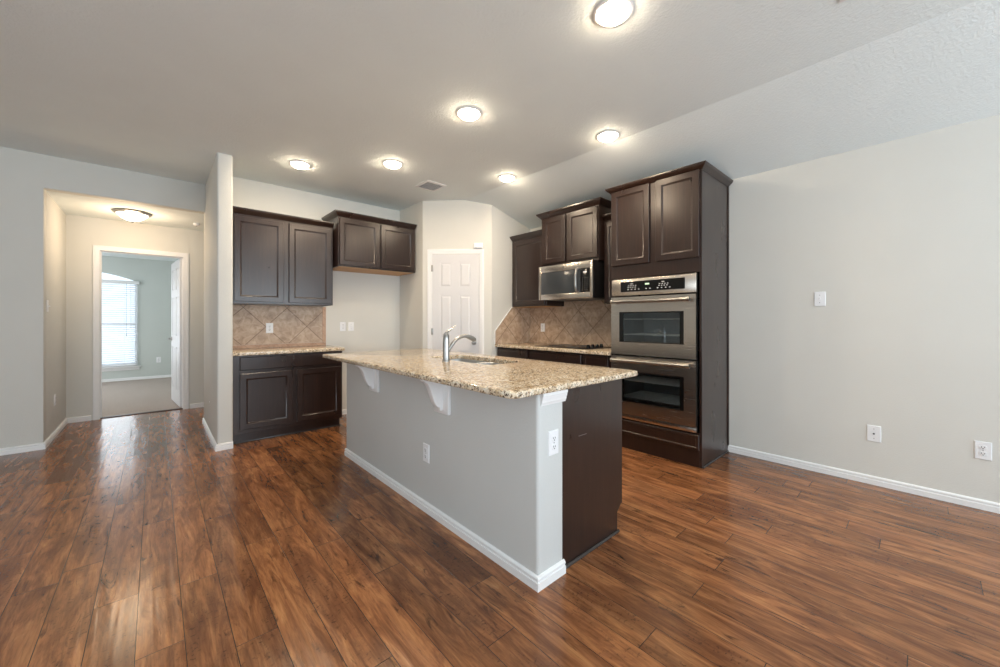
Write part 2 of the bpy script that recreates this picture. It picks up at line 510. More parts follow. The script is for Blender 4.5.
def casing(name, mp, s0, s1, z1, wd=0.060):
    prof = [(0, 0), (wd, 0), (wd, .016), (wd - .012, .019), (.03, .014), (.01, .011), (.004, .009), (0, .006)]
    return struct(name, MB().sweep([(s0, 0), (s0, z1), (s1, z1), (s1, 0)], prof, mp), M['trim'])


# bedroom doorway: casing, jamb
casing('trim_1', lambda s, z, h: (s, HBY - h, z), DX0, DX1, DZ)
j = MB()
for (x0, x1, z0, z1) in ((DX0 - .02, DX0, 0, DZ + .02), (DX1, DX1 + .02, 0, DZ + .02), (DX0, DX1, DZ, DZ + .02)):
    j.box(x0, x1, HBY - .002, HBY + .122, z0, z1)
for (x0, x1, z0, z1) in ((DX0, DX0 + .01, 0, DZ), (DX1 - .01, DX1, 0, DZ), (DX0 + .01, DX1 - .01, DZ - .01, DZ)):
    j.box(x0, x1, HBY + .05, HBY + .085, z0, z1)
struct('trim_2', j, M['trim'], smooth=False)
struct('trim_threshold', MB().box(DX0, DX1, HBY + .03, HBY + .09, 0.0, .009), plain('dark threshold', srgb(60, 42, 32), 0.4), bevel=.003)


def panel_door(mb, wd, ht, th):
    """six-panel door slab, hinge edge at x=0, both faces moulded; front face at y=0, back at y=th"""
    r = 0.007
    mb.box(0, wd, r, th - r, 0, ht)
    st, mid = 0.105, 0.10
    rails = [(0, .2), (.82, .98), (1.55, 1.655), (ht - .11, ht)]
    for (y0, y1) in ((0, r), (th - r, th)):
        mb.box(0, st, y0, y1, 0, ht); mb.box(wd - st, wd, y0, y1, 0, ht)
        mb.box(wd / 2 - mid / 2, wd / 2 + mid / 2, y0, y1, 0, ht)
        for z0, z1 in rails:
            mb.box(st, wd / 2 - mid / 2, y0, y1, z0, z1); mb.box(wd / 2 + mid / 2, wd - st, y0, y1, z0, z1)
    for (x0, x1) in ((st, wd / 2 - mid / 2), (wd / 2 + mid / 2, wd - st)):
        for k in range(3):
            z0, z1 = rails[k][1], rails[k + 1][0]
            mb.panel(x0, x1, z0, z1, [(.014, r), (.016, r), (.034, .0012)])
            mb.panel(x0, x1, z0, z1, [(.014, th - r), (.016, th - r), (.034, th - .0012)])
    return mb


# bedroom door, open into the bedroom
leaf = struct('door_2', panel_door(MB(), .775, 2.07, .035), M['door'], loc=(DX1 + .004, HBY + .125, .018), rot=(0, 0, math.radians(95.2)), smooth=False)
lv = MB()
lv.lathe([(.0, 0), (.03, 0), (.03, .006), (.02, .012), (.011, .014), (.011, .045), (0, .045)], n=20)
lev = lv.tube([(0, 0, .042), (-.03, 0, .05), (-.075, 0, .05), (-.11, 0, .046)], [.010, .010, .008, .006])
lev.build('door_handle', M['chrome'], leaf, loc=(.715, .035, .93), rot=(-PI / 2, 0, 0))
lv = MB()
lv.lathe([(.0, 0), (.03, 0), (.03, .006), (.02, .012), (.011, .014), (.011, .045), (0, .045)], n=20)
lv.tube([(0, 0, .042), (-.03, 0, .05), (-.075, 0, .05), (-.11, 0, .046)], [.010, .010, .008, .006])
lv.build('door_handle', M['chrome'], leaf, loc=(.715, 0, .93), rot=(PI / 2, 0, 0))
MB().box(-.004, .018, -.005, .012, 0, .09).build('hinge', M['chrome'], leaf, loc=(0, 0, 1.75), bevel=.001)

# pantry door on the diagonal wall
A45 = math.radians(-45)
def diag(s, z, h=0):     # wall coordinate -> world; h out of the wall towards the room
    q = 1 / math.sqrt(2)
    return (PA[0] + s * q - h * q, PA[1] - s * q - h * q, z)
S0, S1 = 0.126, 0.752
casing('trim_3', lambda s, z, h: diag(s, z, h), S0, S1, 2.10)
pd = struct('door_1', panel_door(MB(), S1 - S0 - .006, 2.085, .035), M['door'], loc=diag(S0 + .003, .008, .012), rot=(0, 0, A45), smooth=False)
for z in (1.86, 1.03, .22):
    MB().box(-.012, .014, -.006, .003, 0, .085).build('hinge', M['chrome'], pd, loc=(0, 0, z), bevel=.0015)
kn = MB().lathe([(0, 0), (.031, 0), (.031, .005), (.014, .01), (.012, .03), (.026, .04), (.029, .055), (.02, .068), (0, .07)], n=24)
kn.build('door_knob', M['chrome'], pd, loc=(S1 - S0 - .07, 0, .93), rot=(PI / 2, 0, 0))

# door chime above the pantry door
t = thing('door_chime', 'white plastic chime box on the wall above the pantry door', 'chime', diag(.74, 2.2, 0), A45)
MB().box(-.058, .058, -.035, 0, -.036, .036).build('cover', M['plastic'], t, bevel=.004)
MB().box(-.045, .045, -.038, -.034, -.026, -.022).build('slot', M['grey'], t)

# bedroom window (frame, arched transom, panes) and its blind
wf = MB()
YW = BB + .07
for (x0, x1, z0, z1) in ((WWX0, WWX0 + .04, WZ0, WZ1), (WWX1 - .04, WWX1, WZ0, WZ1), (WWX0 + .04, WWX1 - .04, WZ0, WZ0 + .04), (WWX0 + .04, WWX1 - .04, WZ1 - .03, WZ1 + .02), (WWX0 + .04, WWX1 - .04, 1.13, 1.17)):
    wf.box(x0, x1, YW, YW + .04, z0, z1)
win = struct('window_1', wf, M['trim'], smooth=False)
MB().prism([(WWX0, WZ0)] + [(p[0], p[1]) for p in arc] + [(WWX1, WZ0)], 'y', YW + .015, YW + .02).build('pane', M['pane'], win, smooth=False)
MB().box(WWX0 - .05, WWX1 + .05, BB - .05, BB + .06, WZ0 - .025, WZ0).build('window_sill', M['trim'], win, bevel=.004)
MB().box(WWX0 - .03, WWX1 + .03, BB - .016, BB - .001, WZ0 - .085, WZ0 - .026).build('window_apron', M['trim'], win, bevel=.003)
t = thing('window_blind', 'white slatted blind hanging in the bedroom window', 'blind', (-1.11, BB - .03, WZ0 + .01))
MB().box(-.87, .87, -.03, .02, WZ1 - WZ0 - .07, WZ1 - WZ0 + .0).build('headrail', M['plastic'], t, bevel=.003)
sl = MB(); nz = 38
for k in range(nz):
    z = .05 + k * (WZ1 - WZ0 - .14) / (nz - 1); a = math.radians(28); dy, dz = .0225 * math.cos(a), .0225 * math.sin(a)
    sl.loft([[(x, -dy, z + dz * -1), (x, dy, z + dz), (x, dy, z + dz + .002), (x, -dy, z - dz + .002)] for x in (-.835, .835)])
sl.build('slats', M['slat'], t, smooth=False)
MB().box(-.835, .835, -.02, .02, .0, .022).build('bottom_rail', M['plastic'], t, bevel=.003)
wd_ = MB()
for x in (-.65, 0, .65): wd_.tube([(x, -.024, .02), (x, -.024, WZ1 - WZ0 - .05)], .0022, 6)
wd_.build('ladder_cord', M['plastic'], t)
MB().tube([(.74, -.04, WZ1 - WZ0 - .06), (.745, -.045, .75)], .004, 8).build('tilt_wand', M['plastic'], t)
MB().tube([(.68, -.036, WZ1 - WZ0 - .06), (.68, -.04, .66), (.68, -.04, .60)], [.002, .002, .008], 8).build('pull_cord', M['grey'], t)

# ------------------------------------------------------------------ cabinets (local frame: x along the front, y into the cabinet, z up)
DOORP = lambda d: [(0, 0), (0, -d + .003), (.003, -d), (.052, -d), (.056, -d + .004), (.064, -d + .007), (.066, -d + .010)]
DRAWP = lambda d: [(0, 0), (0, -d + .004), (.004, -d), (.022, -d), (.026, -d + .003), (.03, -d + .003)]
SLABP = lambda d: [(0, 0), (0, -d + .005), (.005, -d)]
CROWN = [(0, 0), (.006, 0), (.009, .008), (.014, .012), (.022, .020), (.036, .032), (.044, .040), (.046, .048), (.050, .050), (.050, .060), (0, .060)]
R90 = -PI / 2


def crown(t, wd, dp, z, left, right, name='crown_moulding', sc=1.0):
    path = []
    if left: path.append((0, dp))
    path += [(0, 0), (wd, 0)]
    if right: path.append((wd, dp))
    prof = [(o * sc, z + h * sc) for o, h in CROWN]
    # offset to the right of the path = outwards -> run it reversed
    MB().sweep(path[::-1], prof).build(name, M['wood'], t)


def front(t, name, x0, x1, z0, z1, prof, d=.02, mat=None):
    return MB().panel(x0, x1, z0, z1, prof(d)).build(name, mat or M['wood'], t, loc=(0, -.0015, 0))


def carcass(t, wd, dp, z0, z1, under=None):
    MB().box(0, wd, 0, dp, z0, z1).build('carcass', M['wood'], t, bevel=.0015, seg=1)
    if under is not None:
        MB().box(.018, wd - .018, .012, dp - .002, z0 - .004, z0 - .0005).build('underside', under, t)['label'] = 'pale unfinished underside'


# left wall: base cabinet, worktop, upper cabinet, cabinet over the refrigerator space
t = thing('base_cabinet', 'dark base cabinet with one wide drawer front, beside the wing wall', 'cabinet', (WX1 + .003, 4.51, 0))
ox = WX1 + .003
carcass(t, 1.606 - ox, BY - 4.51 - .002, .105, .876)
MB().box(0, 1.600 - ox, .07, BY - 4.51 - .004, 0, .105).build('toe_kick', M['wood'], t)
MB().box(.0, 1.606 - ox, .058, .07, 0, .016).build('shoe_strip', M['scribe'], t, bevel=.004)
front(t, 'drawer_front', .617 - ox, 1.591 - ox, .733, .862, SLABP)
front(t, 'door', .617 - ox, 1.085 - ox, .146, .70, DOORP)
front(t, 'door', 1.128 - ox, 1.591 - ox, .146, .70, DOORP)

def slab(x0, x1, y0, y1, z0, z1):
    return MB().box(x0, x1, y0, y1, z0, z1)

o = slab(0, 1.625 - WX1 - .002, 0, BY - 4.475 - .002, 0, .036).build('granite_worktop', M['granite'], loc=(WX1 + .002, 4.475, .878), bevel=.006, seg=3)
tag(o, 'short speckled granite worktop on the base cabinet beside the wing wall', 'countertop')

t = thing('upper_cabinet', 'dark two-door upper cabinet above the tiled strip beside the wing wall', 'cabinet', (WX1 + .003, 4.75, 0))
carcass(t, 1.582 - ox, BY - 4.75 - .002, 1.405, 2.33, M['wood'])
front(t, 'door', .60 - ox, 1.053 - ox, 1.424, 2.306, DOORP)
front(t, 'door', 1.107 - ox, 1.556 - ox, 1.424, 2.306, DOORP)
crown(t, 1.582 - ox, .32, 2.328, False, False)

fx = 1.600
t = thing('upper_cabinet', 'dark two-door cabinet hung high over the empty refrigerator space', 'cabinet', (fx, 4.62, 0))
carcass(t, 2.612 - fx, BY - 4.62 - .002, 1.868, 2.46, M['tan'])
front(t, 'door', 1.612 - fx, 2.094 - fx, 1.884, 2.436, DOORP)
front(t, 'door', 2.124 - fx, 2.594 - fx, 1.884, 2.436, DOORP)
crown(t, 2.612 - fx, .45, 2.452, True, False)

# right wall: base run
RW = RX - .002
def rthing(name, label, y_left, x_front, cat='cabinet', z=0): return thing(name, label, cat, (x_front, y_left, z), R90)
for (ya, yb, lab, fr) in ((PB[1] - .003, 3.205, 'dark base cabinet left of the cooktop, against the pantry wall', (3.77, 3.225)),
                          (3.205, 2.425, 'wide dark base cabinet under the cooktop', (3.19, 2.442)),
                          (2.425, 2.087, 'narrow dark base cabinet between the cooktop and the oven tower', (2.405, 2.115))):
    t = rthing('base_cabinet', lab, ya, 3.37)
    carcass(t, ya - yb - .001, RW - 3.37, .105, .876)
    MB().box(0, ya - yb - .001, .07, RW - 3.372, 0, .105).build('toe_kick', M['wood'], t)
    x0, x1 = ya - fr[0], ya - fr[1]
    front(t, 'drawer_front', x0, x1, .735, .862, DRAWP)
    if x1 - x0 > .6:
        front(t, 'door', x0, (x0 + x1) / 2 - .003, .146, .70, DOORP); front(t, 'door', (x0 + x1) / 2 + .003, x1, .146, .70, DOORP)
    else:
        front(t, 'door', x0, x1, .146, .70, DOORP)
o = slab(0, PB[1] - 2.087 - .002, 0, RW - 3.325, 0, .036).build('granite_worktop', M['granite'], loc=(3.325, PB[1] - .001, .878), rot=(0, 0, R90), bevel=.006, seg=3)
tag(o, 'speckled granite worktop along the right wall with the cooktop set in it', 'countertop')

# right wall: uppers
t = rthing('upper_cabinet', 'single-door dark upper cabinet left of the microwave, against the pantry wall', PB[1] - .004, 3.64)
w1 = PB[1] - .004 - 3.172
carcass(t, w1, RW - 3.64, 1.41, 2.31, M['tan'])
front(t, 'door', .035, w1 - .02, 1.428, 2.285, DOORP)
crown(t, w1, .32, 2.305, False, False)
t = rthing('upper_cabinet', 'narrow dark upper cabinet squeezed between the microwave and the oven tower', 2.343, 3.64)
carcass(t, 2.343 - 2.089, RW - 3.64, 1.41, 2.31, M['wood'])
front(t, 'door', .014, 2.343 - 2.089 - .012, 1.428, 2.285, DOORP)
crown(t, 2.343 - 2.089, .32, 2.305, False, False)
t = rthing('upper_cabinet', 'dark two-door cabinet standing proud above the microwave', 3.168, 3.545)
w2 = 3.168 - 2.347
carcass(t, w2, RW - 3.545, 1.876, 2.475)
front(t, 'door', .035, .376, 1.91, 2.455, DOORP)
front(t, 'door', .408, w2 - .012, 1.91, 2.455, DOORP)
crown(t, w2, .42, 2.470, True, True)

# microwave
ym = 3.128; wm = 3.128 - 2.362
t = rthing('microwave', 'stainless over-the-range microwave hung under the cabinet above the cooktop', ym, 3.47, 'microwave', 1.468)
hm = .40
MB().box(.002, wm - .002, .0, RW - 3.475, .004, hm + .004).build('body', M['blackm'], t, bevel=.003)
m = MB()      # steel front frame, with the window hole
wx0, wx1, wz0, wz1 = .035, .57, .065, .325
px0, px1 = .60, wm - .035
for (x0, x1, z0, z1) in ((0, wx0, 0, hm), (px1, wm, 0, hm), (wx0, px1, 0, wz0), (wx0, px1, wz1, hm)):
    m.box(x0, x1, -.022, -.001, z0, z1)
m.build('front_frame', M['steel'], t, bevel=.002)
MB().panel(wx0, px0, wz0, wz1, [(0, -.001), (0, -.014), (.004, -.016)]).build('door_window', M['dim_glass'], t)
m = MB().panel(px0 + .002, px1, wz0, wz1, [(0, -.001), (0, -.016), (.003, -.018)])
m.build('control_panel', M['black'], t)
dimp = plain('dim button print', srgb(96, 94, 92), .5)
for r in range(7):
    for k in range(3): MB().box(px0 + .028 + k * .03, px0 + .040 + k * .03, -.0195, -.018, .085 + r * .022, .091 + r * .022).build('button_mark', dimp, t)
MB().box(px0 + .045, px0 + .088, -.0195, -.018, .274, .292).build('display', M['printing'], t)
m = MB().tube([(px0 - .022, -.02, wz0 + .0), (px0 - .026, -.05, wz0 + .02), (px0 - .028, -.062, .15), (px0 - .028, -.062, .24), (px0 - .026, -.05, wz1 - .01), (px0 - .022, -.02, wz1 + .01)], .013, 12)
m.build('handle', M['chrome'], t)
MB().lathe([(0, 0), (.017, 0), (.017, .002), (0, .003)], n=24).build('emblem', M['chrome'], t, loc=(.38, -.0225, .357), rot=(PI / 2, 0, 0))['label'] = 'small round emblem plate'
for k in range(3): MB().box(.08 + k * .22, .24 + k * .22, .05, .3, -.0005, .003).build('grease_filter', M['grey'], t)

# oven tower
yo = 2.085; wo = 2.085 - 1.235; dO = RW - 3.36
t = rthing('oven_tower_cabinet', 'tall dark cabinet housing the double oven at the end of the run', yo, 3.36)
m = MB()
m.box(0, .02, 0, dO, 0, 2.485); m.box(wo - .02, wo, 0, dO, 0, 2.485)           # sides
m.box(.02, wo - .02, dO - .01, dO, 0, 2.485)                                    # back
m.box(.02, wo - .02, 0, dO - .01, 1.63, 2.485)                                  # top box
m.box(.02, wo - .02, 0, dO - .01, 0.0, .285)                                    # bottom box
m.build('carcass', M['wood'], t, bevel=.0012, seg=1)
front(t, 'door', .003 + .012, .402, 1.755, 2.478, DOORP)
front(t, 'door', .463, wo - .017, 1.755, 2.478, DOORP)
front(t, 'drawer_front', .02, wo - .018, .145, .272, DRAWP)
crown(t, wo, dO, 2.474, True, True, sc=.85)
MB().box(wo, wo + .008, dO - .02, dO, 0.06, 2.478).build('scribe_strip', M['wood'], t)
MB().box(wo, wo + .012, .004, dO - .018, 0, .016).build('shoe_strip', M['scribe'], t, bevel=.004)['label'] = 'glossy grey floor strip'

# double oven
zo = .29
t = rthing('double_oven', 'stainless double wall oven built into the tall dark cabinet', 2.064, 3.36, 'oven', zo)
wv = 2.064 - 1.272
m = MB()
m.box(.03, wv - .03, .004, .55, .03, .605); m.box(.03, wv - .03, .004, .55, .62, 1.32)
cav = MB()                 # two open cavities (five faces each)
for (z0, z1) in ((.10, .56), (.665, 1.125)):
    x0, x1, y0, y1 = .06, wv - .06, .005, .50
    cav.add([(x0, y0, z0), (x1, y0, z0), (x1, y0, z1), (x0, y0, z1), (x0, y1, z0), (x1, y1, z0), (x1, y1, z1), (x0, y1, z1)],
            [(0, 1, 5, 4), (3, 7, 6, 2), (0, 4, 7, 3), (1, 2, 6, 5), (4, 5, 6, 7)])
cav.build('oven_cavity', M['enamel'], t, smooth=False)
for z in (.20, .36, .80, .95):
    m = MB()
    for k in range(12):
        y = .03 + k * .036; m.tube([(.065, y, z), (wv - .065, y, z)], .0032, 6)
    for x in (.07, wv / 2, wv - .07): m.tube([(x, .025, z - .005), (x, .45, z - .005)], .004, 6)
    m.build('oven_rack', M['rack'], t)
m = MB().box(0, wv, -.022, .003, 1.172, 1.328); m.build('control_panel', M['steel'], t, bevel=.003)
ct = t.children[-1]
MB().box(.098, .70, -.0245, -.021, 1.206, 1.302).build('glass_panel', M['black'], ct)
MB().box(.345, .385, -.0255, -.0244, 1.264, 1.278).build('display', M['green'], ct)
def mark(x0, x1, z0, z1, nm='button_mark'): MB().box(x0, x1, -.0252, -.0244, z0, z1).build(nm, M['printing'], ct)
for bx in (.20, .50):
    for r in range(2):
        for k in range(4): mark(bx - .03 + k * .024 + .006 * r, bx - .018 + k * .024 + .006 * r, 1.245 + .016 * r, 1.250 + .016 * r)
    mark(bx, bx + .025, 1.278, 1.283)
for k in range(12):
    if k not in (4, 7): mark(.17 + k * .036, .182 + k * .036, 1.225, 1.231)
for (z0, z1, wz0, wz1, hz) in ((.610, 1.158, .730, 1.016, 1.113), (.046, .598, .166, .455, .556)):
    d = MB()
    X0, X1 = .088, wv - .098
    for (x0, x1, a, b) in ((0, X0, z0, z1), (X1, wv, z0, z1), (X0, X1, z0, wz0), (X0, X1, wz1, z1)):
        d.box(x0, x1, -.032, .002, a, b)
    dr = d.build('oven_door', M['steel'], t, smooth=False)
    b = MB()
    for (x0, x1, a, c_) in ((X0, X0 + .035, wz0, wz1), (X1 - .035, X1, wz0, wz1), (X0 + .035, X1 - .035, wz0, wz0 + .008), (X0 + .035, X1 - .035, wz1 - .012, wz1)):
        b.box(x0, x1, -.029, -.006, a, c_)
    b.build('window_border', M['black'], dr)
    MB().box(X0 + .004, X1 - .004, -.0275, -.0245, wz0 + .003, wz1 - .003).build('oven_window', M['oven_glass'], dr, smooth=False)
    h = MB().tube([(.03, -.085, hz), (wv - .03, -.085, hz)], .0145, 16)
    for x in (.075, wv - .075): h.tube([(x, -.03, hz), (x, -.085, hz)], .010, 12)
    for x in (.03, wv - .03): h.lathe([(0, 0), (.0, 0)], n=6) if False else None
    h.build('handle', M['chrome'], dr)
    for xa in (.03, wv - .06): MB().tube([(xa, -.085, hz), (xa + .03, -.085, hz)], .020, 16).build('handle_cap', M['chrome'], dr)
MB().box(0, wv, -.024, .002, .0, .038).build('lower_trim', M['steel'], t, bevel=.003)
for xa in (-.0005, wv - .0035): MB().box(xa, xa + .004, -.001, .004, .0, 1.33).build('side_trim', M['blackm'], t)

# cooktop
t = rthing('cooktop', 'black glass electric cooktop set in the worktop beneath the microwave', 3.17, 3.42, 'cooktop', .914)
cw = .765
MB().box(0, cw, 0, .52, 0, .007).build('glass_top', M['black'], t, bevel=.002)
m = MB()
for (x, y, r) in ((.18, .15, .09), (.18, .38, .075), (.45, .15, .075), (.45, .38, .10)):
    m.lathe([(r, .0070), (r, .0074), (r - .004, .0074), (r - .004, .0070)], x, y, n=36)
m.build('burner_ring', M['grey'], t)
for k in range(4):
    kb = MB().lathe([(0, 0), (.027, 0), (.026, .006), (.022, .008), (.020, .026), (.017, .030), (0, .031)], n=24)
    kb.box(-.004, .004, -.02, .02, .026, .036)
    kb.build('control_knob', M['black'], t, loc=(.675, .14 + k * .085, .007))

# ------------------------------------------------------------------ tile backsplashes
t = thing('tile_backsplash', 'diagonal beige stone tile backsplash over the short left worktop', 'backsplash', (WX1 + .002, BY - .001, .9145))
bx = MB().box(WX1 + .002 - .727, 1.562 - .727, -.01, 0, .018, .463)
bx.build('tile_field', M['tile'], t, loc=(.727 - WX1 - .002, 0, .0205), smooth=False)
b = MB().box(0, 1.604 - WX1 - .002, -.0098, 0, 0, .0365)
b.build('bottom_border', M['border'], t, smooth=False)
MB().box(1.5645 - WX1 - .002, 1.604 - WX1 - .002, -.0098, 0, .039, .4805).build('side_border', M['border'], t, smooth=False)
t = thing('tile_backsplash', 'diagonal beige stone tile backsplash on the right wall behind the cooktop', 'backsplash', (RX - .001, PB[1] - .001, .9145), R90)
L_ = PB[1] - 2.088
MB().box(-.42, L_ - .42, -.01, 0, -.0, .489).build('tile_field', M['tile'], t, loc=(.42, 0, 0), smooth=False)
MB().box(.629, 1.446, -.0099, 0, .4895, .555).build('tile_field', M['tile'], t, smooth=False)
t = thing('tile_backsplash', 'slant-topped piece of stone tile on the pantry wall at the end of the worktop', 'backsplash', (3.325, PB[1] - .001, .9145))
MB().prism([(0, .0), (0, .172), (.309, .494), (RX - .013 - 3.325, .494), (RX - .013 - 3.325, 0)], 'y', -.01, 0).build('tile_field', M['tile'], t, smooth=False)
MB().sweep([(0, .0), (0, .172), (.309, .494)], [(0, 0), (.008, 0), (.008, .012), (0, .012)], lambda a, z, h: (a, -h, z)).build('tile_edging', M['trim'], t, smooth=False)

# ------------------------------------------------------------------ kitchen island
IX0, IX1 = 1.294, 1.480        # knee wall
IY0, IY1 = 1.180, 3.535
t = thing('kitchen_island', 'long grey kitchen island with white baseboard and dark end panel', 'island', (IX0, IY0, 0))
S = (IX0, IY0, 0)
MB().prism([(IX0, IY0), (IX1, IY0), (IX1, IY1), (IX0, IY1)], 'z', 0, .8905).build('knee_wall', M['island'], t, shift=S, bevel=.016, seg=4)
MB().sweep([(IX0, IY1), (IX0, IY0), (IX1, IY0)][::-1], BASE).build('baseboard', M['trim'], t, shift=S)['label'] = 'white moulded baseboard'
CAPM = [(0, .832), (.004, .832), (.006, .842), (.010, .847), (.010, .856), (.014, .864), (.015, .874), (.018, .877), (.018, .8905), (0, .8905)]
MB().sweep([(IX0 + .018, IY0), (IX1 + .010, IY0)][::-1], CAPM).build('cap_moulding', M['trim'], t, shift=S)
IC = 1.195
cb_ = MB().prism([(IX1 + .001, 0), (1.99, 0), (1.99, .115), (2.032, .155), (2.042, .155), (2.042, .8905), (IX1 + .001, .8905)], 'y', IC, IC + .018)
cb_.build('end_panel', M['wood'], t, shift=S)['label'] = 'dark wood end panel'
cb2 = MB()
for b_ in ((IX1 + .001, 2.035, IC + .019, IY1, .11, .13), (2.016, 2.035, IC + .019, IY1, .13, .8905), (IX1 + .001, IX1 + .012, IC + .019, IY1, .13, .8905), (IX1 + .012, 2.016, IY1 - .018, IY1, .13, .8905)): cb2.box(*b_)
cb2.box(IX1 + .001, 1.985, IC + .019, IY1 - .01, 0, .11)
cb2.build('cabinet_body', M['wood'], t, shift=S)
MB().box(IX1 + .012, 1.998, IC - .014, IC - .0005, 0, .016).build('shoe_strip', M['scribe'], t, shift=S, bevel=.005)['label'] = 'scuffed glossy strip along the floor'
n_d = 4; wdI = (IY1 - IC - .02) / n_d
for k in range(n_d):
    y0 = IC + .02 + k * wdI + .01; y1 = y0 + wdI - .02
    mm = MB().panel(y0, y1, .16, .70, [(a, b) for a, b in DOORP(.02)]); mm.v = [(2.036 - p[1], p[0], p[2]) for p in mm.v]
    mm.build('door', M['wood'], t, shift=S)
    mm = MB().panel(y0, y1, .725, .862, SLABP(.02)); mm.v = [(2.036 - p[1], p[0], p[2]) for p in mm.v]
    mm.build('drawer_front', M['wood'], t, shift=S)
MB().box(1.62, 1.69, IC - .0006, IC + .001, .628, .6305).build('scratch', M['grey'], t, shift=S, rot=(0, 0, 0))
# corbels
for yc in (1.945, 2.91):
    m = MB().box(IX0 - .020, IX0 - .0005, yc - .075, yc + .075, .668, .8905)
    pr = [(IX0 - .02, .8905), (IX0 - .150, .8905), (IX0 - .150, .876)]
    for k in range(1, 11):
        a = k / 10
        pr.append((IX0 - .146 + .104 * a, .870 - .160 * (a ** 1.0) + .022 * math.sin(2 * PI * a)))
    pr += [(IX0 - .040, .690), (IX0 - .02, .690)]
    m.prism(pr, 'y', yc - .022, yc + .022)
    m.build('corbel', M['trim'], t, shift=S, bevel=.002)

# island worktop with the sink cut-out
def rrect(x0, x1, y0, y1, r, z, n=5):
    out = []
    for (cx, cy, a0) in ((x1 - r, y1 - r, 0), (x0 + r, y1 - r, PI / 2), (x0 + r, y0 + r, PI), (x1 - r, y0 + r, 3 * PI / 2)):
        for k in range(n):
            a = a0 + PI / 2 * k / (n - 1); out.append((cx + r * math.cos(a), cy + r * math.sin(a), z))
    return out
TX0, TX1, TY0, TY1, TZ0, TZ1 = 1.108, 2.172, 1.152, 3.630, .892, .924
SX0, SX1, SY0, SY1 = 1.675, 2.000, 1.97, 2.75
loops = [rrect(SX0, SX1, SY0, SY1, .05, TZ0), rrect(SX0, SX1, SY0, SY1, .05, TZ1 - .003), rrect(SX0 - .003, SX1 + .003, SY0 - .003, SY1 + .003, .053, TZ1)]
for a in range(5):
    q = PI / 2 * a / 4; e = .010
    loops.append(rrect(TX0 + e - e * math.sin(q), TX1 - e + e * math.sin(q), TY0 + e - e * math.sin(q), TY1 - e + e * math.sin(q), .035, TZ1 - e + e * math.cos(q)))
for a in range(4):
    q = PI / 2 * a / 3; e = .008
    loops.append(rrect(TX0 + e - e * math.cos(q), TX1 - e + e * math.cos(q), TY0 + e - e * math.cos(q), TY1 - e + e * math.cos(q), .035, TZ0 + e - e * math.sin(q)))
m = MB(); m.loft(loops, ring=True)
o = m.build('granite_worktop', M['granite'], loc=(TX0, TY0, TZ0), shift=(TX0, TY0, TZ0))
tag(o, 'large speckled granite worktop on the island, overhanging the grey wall on corbels', 'countertop')

# sink
t = thing('kitchen_sink', 'stainless double-bowl sink let into the island worktop', 'sink', (SX0, SY0, .70))
S = (SX0, SY0, .70)
ym_ = (SY0 + SY1) / 2
for (a, b) in ((SY0, ym_ - .012), (ym_ + .012, SY1)):
    lp = [rrect(SX0 - .012, SX1 + .012, a - .011, b + .011, .055, .8905), rrect(SX0 - .004, SX1 + .004, a - .004, b + .004, .05, .8905),
          rrect(SX0 + .0, SX1 - .0, a, b, .05, .886), rrect(SX0 + .008, SX1 - .008, a + .008, b - .008, .05, .72), rrect(SX0 + .03, SX1 - .03, a + .03, b - .03, .05, .70),
          rrect(SX0 + .14, SX1 - .14, a + .14, b - .14, .03, .695)]
    m = MB(); m.loft(lp, cap0=False)
    bo = m.build('basin', M['sink'], t, shift=S)
    MB().lathe([(0, .004), (.02, .004), (.035, .002), (.042, .0), (.042, -.004), (0, -.004)], (SX0 + SX1) / 2 - S[0], (a + b) / 2 - S[1], .697 - S[2], 24).build('drain', M['chrome'], bo)

# faucet
t = thing('kitchen_faucet', 'brushed single-lever pull-out faucet standing beside the island sink', 'faucet', (1.588, 2.355, .9245))
MB().lathe([(0, 0), (.030, 0), (.030, .004), (.026, .008), (.0245, .012), (.0245, .135), (.0235, .15), (.023, .155), (.0225, .17), (.019, .195), (.010, .208), (0, .21)], n=28).build('body', M['chrome'], t)
pts = [(.015, 0, .075), (.045, 0, .115), (.085, 0, .155), (.13, 0, .178), (.17, 0, .183), (.205, 0, .176)]
MB().tube(pts, [.013, .014, .0135, .0135, .014, .016], 14).build('spout', M['chrome'], t)
MB().tube([(.200, 0, .177), (.225, 0, .168), (.25, 0, .158), (.262, 0, .149), (.266, 0, .142)], [.017, .018, .019, .018, .014], 14).build('spray_head', M['chrome'], t)
MB().tube([(-.016, 0, .196), (.0, 0, .208), (.02, 0, .222), (.05, 0, .243), (.085, 0, .262)], [.008, .011, .007, .005, .004], 10).build('lever', M['chrome'], t)

